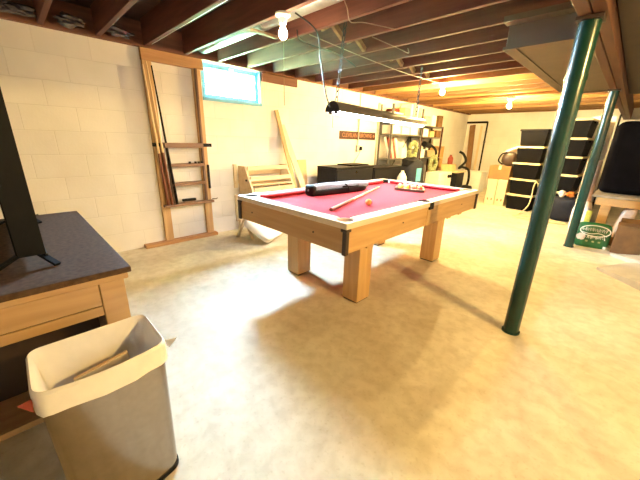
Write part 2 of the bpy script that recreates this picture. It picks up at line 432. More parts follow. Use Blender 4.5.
# playing surface with pocket cut-outs
pock = [(ix0-d, iy0-d), (ix1+d, iy0-d), (ix1+.02, my), (ix1+d, iy1+d), (ix0-d, iy1+d), (ix0-.02, my)]
holes = [[(cx+.054*math.cos(2*PI*k/20), cy+.054*math.sin(2*PI*k/20)) for k in range(20)] for cx, cy in pock]
link('playing_surface', MB().plate([(TX0+.02, TY0+.02), (TX1-.02, TY0+.02), (TX1-.02, TY1-.02), (TX0+.02, TY1-.02)], holes, .715, .741), 'felt', tb)
for (x0, y0, x1, y1, nx, ny) in ((ix0+.075, iy0, ix1-.075, iy0, 0, 1), (ix0+.075, iy1, ix1-.075, iy1, 0, -1),
                                 (ix0, iy0+.075, ix0, my-.07, 1, 0), (ix0, my+.07, ix0, iy1-.075, 1, 0),
                                 (ix1, iy0+.075, ix1, my-.07, -1, 0), (ix1, my+.07, ix1, iy1-.075, -1, 0)):
    tx, ty = (1, 0) if ny else (0, 1); c = .045; e = .03
    v = []
    for (px, py, s) in ((x0, y0, 1), (x1, y1, -1)):
        v += [(px-nx*.001, py-ny*.001, .744), (px+nx*.022+tx*s*.01, py+ny*.022+ty*s*.01, .746), (px+nx*c+tx*s*e, py+ny*c+ty*s*e, .768), (px+nx*c*.9+tx*s*e, py+ny*c*.9+ty*s*e, .776), (px-nx*.001, py-ny*.001, .7795)]
    link('cushion', MB().mesh(v, [(0, 1, 6, 5), (1, 2, 7, 6), (2, 3, 8, 7), (3, 4, 9, 8), (4, 0, 5, 9), (0, 4, 3, 2, 1), (5, 6, 7, 8, 9)]), 'cushion', tb)
for cx, cy in pock:
    link('pocket', MB().lathe([(.05, .64), (.056, .70), (.0575, .766), (.061, .768), (.061, .775), (.053, .775), (.05, .70), (.045, .655), (0, .65)], (cx, cy, 0), 20), 'pinkcloth' if cy < 1.7 and cx > -1.7 else 'black', tb, True)
zb = .575
ax = .012
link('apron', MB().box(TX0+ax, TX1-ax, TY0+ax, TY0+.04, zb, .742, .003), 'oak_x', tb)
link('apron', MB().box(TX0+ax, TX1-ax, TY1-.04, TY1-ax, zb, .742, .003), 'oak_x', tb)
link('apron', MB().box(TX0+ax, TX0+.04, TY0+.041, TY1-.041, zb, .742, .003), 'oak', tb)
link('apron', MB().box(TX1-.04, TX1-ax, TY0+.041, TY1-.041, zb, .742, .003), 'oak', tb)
for x, sx in ((TX0, -1), (TX1, 1)):
    for y, sy in ((TY0, -1), (TY1, 1)):
        m = MB()
        m.box(min(x-sx*.03, x+sx*.004), max(x-sx*.03, x+sx*.004), min(y-sy*.03, y+sy*.004), max(y-sy*.03, y+sy*.004), zb-.004, .741, .006)
        m.box(min(x-sx*.045, x+sx*.006), max(x-sx*.045, x+sx*.006), min(y-sy*.045, y+sy*.006), max(y-sy*.045, y+sy*.006), .742-.02, .741, .006)
        link('corner_bracket', m, 'darkbrown', tb, label='dark brown corner cap')
for x, s in ((TX0, -1), (TX1, 1)):
    link('side_pocket_bracket', MB().box(min(x-s*.012, x+s*.004), max(x-s*.012, x+s*.004), my-.035, my+.035, .715, .775, .004), 'black', tb)
    link('side_trim', MB().box(min(x-s*.02, x-s*.006), max(x-s*.02, x-s*.006), my-.045, my+.045, zb, .714, .003), 'oak_z', tb)
for x0 in (TX0+.19, TX1-.338):
    for y0 in (TY0+.40, TY0+1.74):
        lg = link('leg', MB().box(x0, x0+.155, y0, y0+.165, .012, .72, .004), 'oak_z', tb)
        link('foot_pad', MB().box(x0+.008, x0+.147, y0+.008, y0+.157, 0, .0125), 'darkbrown', lg)
# frame rails the legs bolt to, plus the small blocks under the apron
link('cross_beam', MB().box(TX0+.20, TX1-.155, TY0+.43, TY0+.53, .60, .715), 'oak_x', tb)
link('cross_beam', MB().box(TX0+.20, TX1-.155, TY0+1.77, TY0+1.87, .60, .715), 'oak_x', tb)
for y in (TY0+1.45, TY0+1.66, TY0+1.94, TY0+.33):
    link('corner_block', MB().box(TX1-.075, TX1-.041, y-.045, y+.03, zb-.03, zb+.05, .003), 'oak', tb)
for yy in (1.40+.33, 1.40+1.0, 3.1, 3.4):
    pass
for x in (-2.17, -1.42):
    link('apron_screw', MB().cyl((x, TY0+ax-.004, .66), (x, TY0+ax+.005, .66), .007, n=10), 'darkbrown', tb)
for y in (2.05, 3.2):
    link('apron_screw', MB().cyl((TX1-ax+.004, y, .67), (TX1-ax-.005, y, .67), .006, n=10), 'darkbrown', tb)

ZF = .741
# cue case
cs = thing('cue_case', 'soft grey and black cue case lying on the red felt', 'case', (-2.09, 2.39, ZF+.001), math.atan2(.84, .07))
link('case_body', MB().blob((0, .004, .058), (.41, .064, .050), .02, 3, .42), 'casegrey', cs, True, world=False)
link('case_panel', MB().blob((-.03, -.040, .034), (.385, .034, .030), .01, 5, .42), 'black', cs, True, world=False)
link('end_cap', MB().blob((-.385, 0, .053), (.030, .066, .054), .01, 2, .5), 'black', cs, True, world=False)
link('handle', MB().tube(spline([(-.02, -.06, .07), (.02, -.09, .075), (.10, -.105, .07), (.18, -.09, .075), (.22, -.06, .07)]), .008), 'black', cs, True, world=False)
link('strap', MB().tube(spline([(.0, -.03, .100), (.03, -.07, .085), (.05, -.085, .05), (.06, -.08, .02)]), .007), 'black', cs, True, world=False)
# cue stick lying on the felt
q = thing('cue_stick', 'pool cue lying on the red felt beside the cream ball', 'pool cue', (-1.75, 2.28, ZF))
a, b = Vector((-1.53, 1.66, ZF+.0155)), Vector((-2.06, 3.07, ZF+.007))
link('butt', MB().cyl(a, a.lerp(b, .34), .015, .0125, 14), 'cuebutt', q, True)
link('shaft', MB().cyl(a.lerp(b, .34), a.lerp(b, .985), .0125, .0065, 14), 'cuelight', q, True)
link('tip', MB().cyl(a.lerp(b, .985), b, .0065, .006, 12), 'white', q, True)
tag(link('billiard_ball', MB().ball((-1.49, 2.08, ZF+.0285), .0285, 24, 16), 'balls', smooth=True), 'lone cream ball on the red felt by the cue', 'ball')
# ball rack with balls
rk = tag(None or link('ball_rack', None or (lambda: (lambda m: m)(MB().plate(
    [(-1.99, 3.37), (-1.66, 3.40), (-1.52, 3.14), (-1.55, 3.09), (-1.80, 3.03), (-1.84, 3.05)],
    [[(-1.96, 3.345), (-1.68, 3.372), (-1.555, 3.14), (-1.80, 3.065)]], ZF, ZF+.028)))(), 'darkbrown'), 'dark ball rack on the red felt full of balls', 'ball rack')
cols = ['ball_y', 'ball_w', 'ball_o', 'ball_r', 'balls', 'ball_y', 'ball_w', 'ball_o', 'balls', 'ball_y', 'ball_r', 'ball_w']
n = 0
for r_ in range(4):
    for c_ in range(6):
        p0 = Vector((-1.795, 3.10, 0)).lerp(Vector((-1.93, 3.32, 0)), r_/3.6); p1 = Vector((-1.585, 3.163, 0)).lerp(Vector((-1.69, 3.35, 0)), r_/3.6)
        L = (p1-p0).length; k = int(L/.0585)+1
        if c_ >= k: continue
        p = p0.lerp(p1, c_/(k-1))
        mt = cols[(n*5+r_) % 12]
        what = {'ball_y': 'yellow', 'ball_w': 'pink', 'ball_o': 'orange', 'ball_r': 'red', 'balls': 'cream'}[mt]
        tag(link('billiard_ball', MB().ball((p.x, p.y, ZF+.0285), .0285, 20, 12), mt, smooth=True), what+' ball sitting inside the dark ball rack on the felt', 'ball', 'balls in the ball rack')
        n += 1

# ------------------------------------------------------------------ shop light over the table
sl = thing('shop_light', 'long white shop light hanging on chains over the pool table', 'light', (-1.94, 2.9, 1.47))
A, B = Vector((-1.88, 2.01, 1.515)), Vector((-2.0, 3.80, 1.49))
dv = (B-A).normalized(); L = (B-A).length; sx = dv.cross(Vector((0, 0, 1))).normalized(); up = sx.cross(dv)
mm = Matrix((sx, dv, up)).transposed().to_4x4(); mm.translation = A
def prism(prof, L, mm):
    n = len(prof); v = [(x, 0, z) for x, z in prof]+[(x, L, z) for x, z in prof]
    return MB().mesh(v, [(i, (i+1) % n, n+(i+1) % n, n+i) for i in range(n)]+[tuple(range(n))[::-1], tuple(range(n, 2*n))], mm)
dome = [(.078*math.cos(PI*k/12), -.028+.085*math.sin(PI*k/12)) for k in range(13)]
link('reflector_hood', prism(dome+[(x*.94, -.028+(z+.028)*.94) for x, z in dome[::-1]], L, mm), 'grey', sl, True)
for s in (-1, 1):
    link('tube', MB().cyl(mm @ Vector((s*.028, .03, -.022)), mm @ Vector((s*.028, L-.03, -.022)), .018, n=12), 'tube', sl, True, label='lit fluorescent tube')
    link('tube_socket', MB().box(s*.028-.014, s*.028+.014, .004, .03, -.045, .02, 0, mm), 'darkgrey', sl)
    link('tube_socket', MB().box(s*.028-.014, s*.028+.014, L-.03, L-.004, -.045, .02, 0, mm), 'darkgrey', sl)
for e in (0, L-.004):
    link('end_plate', prism([(x*.97, -.028+(z+.028)*.97) for x, z in dome], .004, mm @ Matrix.Translation((0, e, 0))), 'darkgrey', sl)
def chain(p, q):
    p, q = Vector(p), Vector(q); d = q-p; n = int(d.length/.042); m = MB()
    for k in range(n):
        c = p.lerp(q, (k+.5)/n); a = PI/2*(k % 2); u = Vector((math.cos(a), math.sin(a), 0)); t = d.normalized()
        m.tube([c+u*.013*math.cos(f)+t*.027*math.sin(f) for f in [2*PI*j/8 for j in range(8)]], .0042, 5, True)
    return m
link('hanging_chain', chain((-1.885, 2.06, 1.56), (-1.82, 2.06, 2.13)), 'chain', sl)
link('hanging_chain', chain((-1.99, 3.62, 1.54), (-2.0, 3.65, 2.13)), 'chain', sl)
link('power_cord', MB().tube(spline([(-1.90, 2.02, 1.50), (-1.93, 1.98, 1.62), (-1.95, 1.93, 1.85), (-1.93, 1.86, 2.04), (-1.96, 1.67, 2.119)]), .006), 'cord', sl, True)
link('pull_string', MB().cyl((-1.89, 2.03, 1.50), (-1.89, 2.03, 1.36), .002, n=6), 'cord', sl)

# ------------------------------------------------------------------ bulbs
def bulb(loc, label, hot, pull=0):
    o = thing('bulb_light', label, 'bulb', loc)
    x, y, z = loc
    link('lampholder', MB().lathe([(0, z), (.055, z), (.055, z-.014), (.034, z-.03), (.026, z-.06), (.024, z-.068), (0, z-.068)], (x, y, 0), 20), 'whiteplastic', o, True)
    link('bulb', MB().lathe([(.014, z-.067), (.016, z-.085), (.030, z-.115), (.033, z-.132), (.026, z-.152), (.012, z-.164), (0, z-.167)], (x, y, 0), 12), hot, o, True)
    if z < 2.12: link('junction_box', MB().box(x-.05, x+.05, y-.05, y+.05, z, 2.124, .004), 'grey', o)
    if pull: link('pull_chain', MB().tube([(x+.02, y-.02, z-.055), (x+.03, y-.02, z-.12), (x+.03, y-.02, z-pull)], .0022, 6), 'tancord', o)
    return o
bulb((-2.05, 1.63, 2.125), 'bare bulb with pull chain beside the round duct', 'bulbsoft', .62)
bulb((-2.27, 4.84, 2.125), 'glaring bare bulb on the joists past the shop light', 'bulbfar')
bulb((-1.88, 6.87, 2.09), 'glaring bare bulb on the joists near the stacked totes', 'bulbfar')
bulb((1.3, 1.7, 2.125), 'bare bulb on the joists right of the near green post', 'bulbhot')

# ------------------------------------------------------------------ ducts, pipes, cables on the ceiling
du = thing('round_duct', 'round galvanized duct running between the joists above the window', 'duct', (-2, 1.81, 2.16))
link('duct_pipe', MB().cyl((-3.75, 1.82, 2.255), (.4, 1.82, 2.255), .09, n=28), 'galv', du, True)
rb = MB()
for k in range(12): rb.cyl((-3.70+.035*k, 1.82, 2.255), (-3.69+.035*k, 1.82, 2.255), .093, n=28)
link('duct_collar', rb, 'galv', du, True)
link('duct_seam', MB().cyl((-2.55, 1.82, 2.255), (-2.53, 1.82, 2.255), .094, n=28), 'galv', du, True)
link('support_strap', MB().box(-2.62, -2.57, 1.64, 1.99, 2.14, 2.158), 'joist2', du, label='wooden strip holding the duct')
tag(link('water_pipe', MB().cyl((-3.7, 1.2585, 2.145), (2.0, 1.2585, 2.145), .011, n=12), 'whiteplastic', smooth=True), 'thin white pipe between the dark joists left of the duct', 'pipe')
tk = thing('duct_trunk', 'boxy sheet metal duct trunk hung beside the girder', 'duct', (-.62, 4.1, 1.93))
link('trunk_body', MB().box(-.87, -.38, 2.80, 5.45, 1.94, 2.124, .004), 'trunk', tk)
link('trunk_flange', MB().box(-.885, -.38, 2.788, 2.80, 1.93, 1.95).box(-.885, -.38, 2.70, 2.80, 2.085, 2.123).box(-.885, -.80, 2.80, 5.46, 1.930, 1.939), 'trunk', tk, label='folded tan flange')
link('trunk_end', MB().box(-.885, -.38, 5.45, 5.465, 1.925, 2.124), 'trunk', tk)
tag(link('ceiling_panel', MB().box(-.25, .75, 1.9, 6.2, 1.965, 2.0, .004), 'panel'), 'brown board panel under the joists right of the girder', 'panel')
def wire(name, pts, r, mat, label, cat='cable'): return tag(link(name, MB().tube(spline(pts), r, 7), mat, smooth=True), label, cat)
wire('electric_cable', [(-2.22, 2.05, 2.119), (-2.28, 2.6, 2.119), (-2.33, 3.2, 2.119), (-2.36, 3.9, 2.119), (-2.32, 4.8, 2.117)], .004, 'tancord', 'tan cable running across the joist bottoms to the glaring bulb')
wire('hanging_cable', [(-2.3, 1.98, 2.15), (-2.36, 2.1, 2.10), (-2.43, 2.6, 2.115), (-2.47, 2.9, 2.09), (-2.47, 3.0, 2.06)], .007, 'cord', 'dark cable with loose end hanging beside the shop light chain')
wire('looped_cable', [(-1.5, 1.64, 2.121), (-1.58, 1.8, 2.09), (-1.70, 1.98, 2.085), (-1.66, 2.1, 2.10), (-1.6, 2.43, 2.121)], .0035, 'tancord', 'short tan cable looping below the joists near the round duct')
wire('drooping_cable', [(-1.85, 2.45, 2.12), (-1.75, 2.7, 2.07), (-1.78, 2.95, 2.08), (-1.85, 3.05, 2.15)], .0035, 'tancord', 'tan cable drooping between the middle joists')
wire('copper_pipe', [(-3.775, 2.7, 2.117), (-3.777, 4, 2.117), (-3.775, 6, 2.117), (-3.776, 9.8, 2.117)], .008, 'copper', 'thin copper pipe along the top of the window wall', 'pipe')
for k, (x, y, l) in enumerate(((-3.72, .27, 'left of the second joist'), (-3.72, .62, 'beside the third joist'), (-3.72, .98, 'above the cue rack'))):
    tag(link('plastic_scrap', MB().blob((x, y, 2.182), (.035, .11, .04), .35, k+3), 'foil'), 'crumpled silvery plastic on the sill plate '+l, 'plastic', 'plastic scraps on the sill plate')

# ------------------------------------------------------------------ cue rack on the window wall
cr = thing('cue_rack', 'wooden wall frame holding the dark cue rack', 'cue rack', (-3.80, 1.47, 0))
x0 = XA+.001
link('header_board', MB().box(x0, x0+.045, 1.17, 1.825, 2.0, 2.113, .003), 'pine_y', cr)
link('stud', MB().box(x0, x0+.04, 1.175, 1.265, .04, 1.999, .003), 'pine', cr)
link('stud', MB().box(x0, x0+.04, 1.70, 1.79, .04, 1.999, .003), 'pine', cr)
link('bottom_plate', MB().box(x0, x0+.09, .93, 1.82, 0, .04, .003), 'pine_y', cr)
xr = x0+.042
link('rack_upright', MB().bar((xr+.02, 1.315, .49), (xr+.02, 1.30, 1.19), .02, .04, (1, 0, 0)), 'walnut', cr)
link('rack_upright', MB().bar((xr+.02, 1.255, .49), (xr+.02, 1.255, 1.19), .03, .03, (1, 0, 0)), 'walnut', cr)
link('rack_upright', MB().bar((xr+.02, 1.715, .49), (xr+.02, 1.72, 2.0), .02, .04, (1, 0, 0)), 'walnut', cr)
for (z, y0, y1, h) in ((1.16, 1.27, 1.71, .055), (.935, 1.31, 1.71, .035), (.715, 1.31, 1.71, .035), (.468, 1.19, 1.80, .028)):
    link('rack_shelf', MB().box(x0+.002, xr+.06, y0, y1, z-h/2, z+h/2, .003), 'walnut_y', cr)
link('cue_clip', MB().box(xr, xr+.03, 1.16, 1.30, 1.145, 1.185, .003), 'black', cr)
link('cue_clip', MB().box(xr, xr+.03, 1.69, 1.84, 1.145, 1.185, .003), 'black', cr)
link('cue_holder', MB().box(xr, xr+.02, 1.765, 1.79, .63, .93, .004), 'black', cr)
link('hook', MB().tube([(xr, 1.80, .49), (xr+.03, 1.84, .49), (xr+.03, 1.86, .50)], .006), 'steel', cr)
def stick(p, q, label, butt, shaft='cuelight', f=.4):
    p, q = Vector(p), Vector(q)
    o = thing('cue_stick', label, 'pool cue', p)
    link('butt', MB().cyl(p, p.lerp(q, f), .0155, .0125, 14), butt, o, True)
    link('shaft', MB().cyl(p.lerp(q, f), q, .0125, .0065, 14), shaft, o, True)
    return o
xs = xr+.038
stick((xs, 1.235, .484), (xs, 1.165, 1.95), 'pale cue at the far left end of the wall rack', 'cuebutt')
stick((xs+.008, 1.278, .484), (xs+.008, 1.20, 1.98), 'pale cue second from the left in the wall rack', 'cuebutt')
stick((xs+.01, 1.335, .484), (xs+.01, 1.245, 1.95), 'dark thin cue third from the left in the wall rack', 'black', 'black')
b_ = thing('table_brush', 'dark table brush lying on the lowest rack shelf', 'brush', (xs, 1.48, .483))
link('brush_handle', MB().box(xs-.02, xs+.02, 1.40, 1.57, .503, .535, .01), 'black', b_)
link('bristles', MB().box(xs-.014, xs+.014, 1.415, 1.555, .4825, .503), 'walnut_y', b_)
for k, (y, l) in enumerate(((1.54, 'leftmost'), (1.61, 'second from left'), (1.65, 'third from left'), (1.69, 'rightmost'))):
    tag(link('chalk_cube', MB().box(xs-.012, xs+.012, y-.011, y+.011, .953, .976, .003), 'darkgrey'), 'dark chalk cube on the second rack shelf, %s of four' % l, 'chalk', 'chalk cubes on the rack')

# other items on the window wall
tag(link('wall_board', MB().box(x0, x0+.03, 2.66, 3.29, 2.005, 2.11, .003), 'plate'), 'short dark board fixed to the wall right of the window', 'board')
lb = thing('leaning_lath', 'narrow brown board leaning on the wall behind the pool table', 'board', (-3.6, 3.05, 0))
link('board', MB().bar((-3.50, 3.16, .0), (-3.815, 2.89, 1.66), .06, .022, (1, 0, 0), .002), 'pine', lb)
tag(link('leaning_plank', MB().bar((-3.46, 3.38, .0), (-3.815, 2.98, 1.46), .10, .022, (1, 0, 0), .002), 'pale_z'), 'wide pale plank leaning on the wall behind the pool table', 'board')
tag(link('plywood_panel', MB().bar((-3.70, 3.39, 0), (-3.82, 3.39, .95), .18, .015, (1, 0, 0)), 'tanbox'), 'small tan panel leaning on the wall right of the pale plank', 'panel')
sg = thing('wall_sign', 'red brown team sign with pale lettering on the white wall', 'sign', (x0, 4.85, 1.3))
link('sign_board', MB().box(x0, x0+.015, 4.31, 5.40, 1.295, 1.435, .003), 'rust', sg)
for wdt, yc, wl in (('CLEVELAND', 4.625, .50), ('BROWNS', 5.085, .36)):
    tm = text_mesh(wdt, .105, .002, 1.0)
    wd = max(v.co.x for v in tm.bm.verts)-min(v.co.x for v in tm.bm.verts)
    bmesh.ops.scale(tm.bm, vec=(wl/wd, 1, 1), verts=tm.bm.verts)
    bmesh.ops.transform(tm.bm, matrix=Matrix.Translation((x0+.017, yc, 1.365)) @ Matrix(((0, 0, 1, 0), (1, 0, 0, 0), (0, 1, 0, 0), (0, 0, 0, 1))), verts=tm.bm.verts)
    link('lettering', tm, 'orange', sg, label='pale orange capitals')
link('sign_mark', MB().cyl((x0+.014, 5.34, 1.365), (x0+.018, 5.34, 1.365), .028, n=16), 'orange', sg)
ot = thing('wall_outlet', 'grey conduit and outlet box on the wall crossing the sign', 'outlet', (x0, 4.86, 1.1))
link('conduit', MB().cyl((x0+.028, 4.83, 1.19), (x0+.028, 4.83, 2.1), .011, n=10), 'palegrey', ot, True)
link('outlet_box', MB().box(x0, x0+.05, 4.80, 4.88, 1.07, 1.19, .006), 'palegrey', ot)
link('plug', MB().box(x0+.05, x0+.09, 4.85, 4.90, 1.10, 1.17, .008), 'black', ot)
link('plug_cord', MB().tube(spline([(x0+.07, 4.87, 1.10), (x0+.06, 4.80, .98), (x0+.05, 4.70, .84), (x0+.05, 4.66, .6)]), .006), 'palegrey', ot, True)

# ------------------------------------------------------------------ slatted rack + white sack under the window
sr = thing('slatted_rack', 'pale wooden slatted rack standing against the wall behind the pool table', 'rack', (-3.6, 2.45, 0))
for y in (2.21, 2.92):
    link('side_panel', MB().mesh([(-3.80, y, .42), (-3.47, y, .42), (-3.47, y, .60), (-3.64, y, .90), (-3.80, y, .90),
        (-3.80, y+.03, .42), (-3.47, y+.03, .42), (-3.47, y+.03, .60), (-3.64, y+.03, .90), (-3.80, y+.03, .90)],
        [(0, 1, 2, 3, 4), (5, 6, 7, 8, 9), (0, 1, 6, 5), (1, 2, 7, 6), (2, 3, 8, 7), (3, 4, 9, 8), (4, 0, 5, 9)]), 'pale', sr)
    link('leg', MB().bar((-3.50, y+.015, .45), (-3.46, y-.06, 0), .05, .03, (0, 1, 0)), 'pale_z', sr)
    link('leg', MB().bar((-3.76, y+.015, .45), (-3.80, y-.02, 0), .05, .03, (0, 1, 0)), 'pale_z', sr)
for (x, z) in ((-3.62, .875), (-3.55, .74), (-3.475, .60)):
    link('front_slat', MB().box(x-.012, x+.012, 2.241, 2.919, z-.028, z+.028, .003), 'pale', sr)
for z in (.80, .655, .52):
    link('rear_slat', MB().box(-3.79, -3.77, 2.241, 2.919, z-.03, z+.03, .003), 'pale', sr)
for z in (.66, .46):
    link('shelf_board', MB().box(-3.765, -3.50, 2.241, 2.919, z-.008, z+.008), 'pale', sr)
link('wall_bracket', MB().box(-3.838, -3.81, 2.15, 2.20, .60, .92, .004).box(-3.838, -3.81, 2.15, 2.20, .12, .50, .004).box(-3.83, -3.80, 2.16, 2.215, .66, .70), 'pale_z', sr)
link('bolt', MB().cyl((-3.60, 2.211, .72), (-3.60, 2.20, .72), .014, n=10), 'black', sr)
tr = thing('sack_cradle', 'low pale wooden trestle holding the white sack', 'trestle', (-3.05, 2.25, 0))
for f0, ap, f1 in (((-3.50, 1.97, 0), (-3.37, 2.02, .27), (-3.26, 2.06, 0)), ((-2.86, 2.42, 0), (-3.06, 2.60, .29), (-3.22, 2.76, 0))):
    link('leg_frame', MB().bar(f0, ap, .03, .035, (0, 1, 0)).bar(ap, f1, .03, .035, (0, 1, 0)), 'pale_z', tr)
link('stretcher', MB().bar((-3.37, 2.02, .275), (-3.06, 2.60, .295), .03, .03), 'pale', tr)
ex = Vector((-.45, .893, 0)); nn = Vector((.893, .45, 0)); uu = Vector((0, 0, math.cos(.95)))-nn*math.sin(.95); ww = ex.cross(uu)
km = Matrix((ex, uu, ww)).transposed().to_4x4(); km.translation = Vector((-3.02, 2.27, .062))+uu*.20
m = MB().blob((0, 0, 0), (.29, .215, .055), .03, 4, .42); bmesh.ops.transform(m.bm, matrix=km, verts=m.bm.verts)
tag(link('white_sack', m, 'bag', smooth=True), 'lumpy white sack leaning on the trestle beyond the pool table leg', 'sack')

# ------------------------------------------------------------------ black cabinets behind the table
def cabinet(loc, sz, label, knob):
    o = thing('storage_chest', label, 'chest', loc); x, y, z = loc; w, l, h = sz
    link('chest_body', MB().box(x-w/2, x+w/2-.012, y-l/2, y+l/2, .0, h-.03, .004), 'darkgrey', o)
    link('lid', MB().box(x-w/2, x+w/2+.008, y-l/2-.005, y+l/2+.005, h-.029, h, .005), 'darkgrey', o)
    link('drawer', MB().box(x+w/2-.012, x+w/2+.004, y-l/2+.02, y+l/2-.02, h*.52, h-.045, .004), 'darkgrey', o)
    link('drawer', MB().box(x+w/2-.012, x+w/2+.004, y-l/2+.02, y+l/2-.02, .03, h*.50, .004), 'darkgrey', o)
    if knob: link('lock', MB().cyl((x+w/2+.004, y, h-.09), (x+w/2+.016, y, h-.09), .016, n=14), 'steel', o)
    return o
cabinet((-3.41, 4.05, 0), (.42, .98, .865), 'low black chest with round lock behind the pool table', True)
cabinet((-3.41, 5.03, 0), (.42, .93, .825), 'low black chest in front of the steel shelving', False)
tag(link('flat_screen', MB().box(-3.60, -3.28, 4.02, 4.50, .866, .884, .005), 'blackgloss'), 'thin black slab lying on the locked black chest', 'slab')

# ------------------------------------------------------------------ steel shelving and clutter
def shelving(y0, y1, ztop, lv, postmat, label):
    o = thing('steel_shelving', label, 'shelving', (-3.6, (y0+y1)/2, 0))
    for x in (-3.53, -3.81):
        for y in (y0, y1): link('post', MB().box(x-.018, x+.018, y-.018, y+.018, 0, ztop, .003), postmat, o)
    for z in lv: link('shelf', MB().box(-3.825, -3.515, y0-.015, y1+.015, z-.018, z+.006, .002), 'grey', o)
    link('cross_brace', MB().bar((-3.805, y0, .2), (-3.805, y1, 1.4), .004, .02, (1, 0, 0)), 'grey', o)
    return o
shelving(5.52, 6.73, 1.98, (.30, .93, 1.42, 1.66), 'grey', 'grey steel shelving unit behind the black chests')
shelving(6.79, 7.82, 1.66, (.30, .93, 1.40, 1.64), 'rust', 'red brown post steel shelving left of the far corner')
tag(link('wall_post', MB().box(-3.835, -3.80, 5.44, 5.485, 0, 2.0, .004), 'palegrey'), 'pale grey upright post against the wall left of the shelving', 'post')
XS = -3.67
def SY(y): return 5.52+(y-5.32)*1.04
def item(name, lbl, cat, y, z, w, h, d=.3, mat='white', x=XS, lid=None, bev=.006):
    y = SY(y); d = min(d, .26)
    o = thing(name, lbl, cat, (x, y, z))
    link('body', MB().box(x-d/2, x+d/2, y-w/2, y+w/2, z, z+h, bev), mat, o)
    if lid: link('lid', MB().box(x-d/2-.006, x+d/2+.006, y-w/2-.006, y+w/2+.006, z+h+.0005, z+h+.03, .004), lid, o)
    return o
Z1 = 1.667
item('carton', 'long white carton on the top shelf left end', 'box', 5.52, Z1, .42, .17)
o = thing('holly_spray', 'dark red berry decoration lying on the white carton', 'decoration', (XS, SY(5.5), Z1+.17))
for k in range(9):
    a = k*2.4; link('berry_cluster', MB().blob((XS+.10*math.cos(a)*.8, SY(5.5)+.02*k-.08, Z1+.17+.035), (.04, .035, .034), .25, k), 'redthing' if k % 3 else 'cuebutt', o, True)
item('carton', 'orange tan carton between white boxes on top shelf', 'box', 5.86, Z1, .22, .28, .3, 'tanbox')
item('box_file', 'tall white box file first right of the orange carton', 'box', 6.03, Z1, .09, .37, .28, 'white')
item('box_file', 'tall cream box file second right of the orange carton', 'box', 6.14, Z1, .10, .40, .28, 'cardpale')
item('box_file', 'tall white box file third right of the orange carton', 'box', 6.26, Z1, .10, .38, .28, 'white')
item('box_file', 'shorter cream box file at the post end of the top shelf', 'box', 6.39, Z1, .09, .33, .28, 'cardpale')
item('lidded_tub', 'white lidded tub on the second shelf left end', 'tub', 5.52, 1.428, .30, .14, .3, 'whiteplastic', lid='white')
item('lidded_tub', 'white lidded tub in the middle of the second shelf', 'tub', 5.87, 1.428, .30, .14, .3, 'whiteplastic', lid='white')
item('lidded_tub', 'white lidded tub on the second shelf by the red post', 'tub', 6.22, 1.428, .30, .14, .3, 'whiteplastic', lid='white')
item('carton', 'cream carton on top of the red post shelving left side', 'box', 6.74, 1.648, .25, .20, .3, 'cardpale')
item('carton', 'white carton on top of the red post shelving middle', 'box', 7.06, 1.648, .22, .24, .3, 'white')
item('wicker_hamper', 'olive brown hamper on top of the red post shelving right end', 'hamper', 7.40, 1.648, .22, .26, .3, 'cardbrown')
item('carton', 'white carton on second shelf beside the red post', 'box', 6.74, 1.408, .24, .17, .3, 'white')
item('carton', 'tan carton with orange spot on second shelf middle', 'box', 7.06, 1.408, .2, .13, .3, 'tanbox')
item('carton', 'brown carton on second shelf at its right end', 'box', 7.38, 1.408, .24, .16, .3, 'cardbrown')
item('carton', 'cream spotted carton on the third shelf of grey unit', 'box', 5.90, .937, .22, .22, .28, 'white')
for k, (y, c, l) in enumerate(((5.40, 'white', 'white'), (5.48, 'redthing', 'red'), (5.56, 'pinkcloth', 'pink'), (5.64, 'cuebutt', 'dark red'), (5.72, 'white', 'cream'))):
    tag(link('gift_wrap_roll', MB().cyl((XS+.08, SY(y), .937), (XS-.03, SY(y)-.03+.015*k, 1.36), .026, n=14), c, smooth=True), l+' gift wrap roll standing on the third shelf of grey unit', 'wrap roll', 'gift wrap rolls on the shelf')
def torus(c, R, r, n=28, ax='x', wob=.0, seed=1):
    rnd = random.Random(seed); pts = []
    for k in range(n):
        t = 2*PI*k/n; rr = R*(1+wob*rnd.uniform(-1, 1))
        pts.append((c[0], c[1]+rr*math.cos(t), c[2]+rr*math.sin(t)) if ax == 'x' else (c[0]+rr*math.cos(t), c[1]+rr*math.sin(t), c[2]))
    return pts
tag(link('wreath', MB().tube(torus((-3.50, 6.40, 1.12), .15, .05, 26, 'x', .10), [.042+.014*math.sin(k*2.3) for k in range(26)], 8, True), 'sage'), 'pale sage wreath hung in the grey shelving unit', 'wreath')
tag(link('wreath', MB().tube(torus((-3.47, 7.42, .79), .15, .05, 26, 'x', .12, 2), [.05+.014*math.sin(k*2.9) for k in range(26)], 8, True), 'sage'), 'green wreath hung low in the red post shelving', 'wreath')
v = thing('hand_vacuum', 'dark hand vacuum on the red post shelving', 'vacuum', (-3.62, 7.16, 1.1))
link('nozzle', MB().cyl((-3.58, 7.05, 1.245), (-3.58, 7.36, 1.20), .065, .055, 20), 'darkgrey', v, True)
link('handle', MB().tube(spline([(-3.56, 7.32, 1.22), (-3.53, 7.44, 1.18), (-3.50, 7.54, 1.10), (-3.49, 7.57, 1.0)]), .03), 'darkgrey', v, True)
link('stand', MB().cyl((-3.62, 7.16, .9365), (-3.61, 7.16, 1.2), .03, .03), 'grey', v, True)
item('carton', 'white carton on the third shelf below the hand vacuum', 'box', 6.66, .937, .26, .19, .28, 'white')
item('carton', 'cream carton on the third shelf right end', 'box', 7.43, .937, .13, .16, .26, 'cardpale')
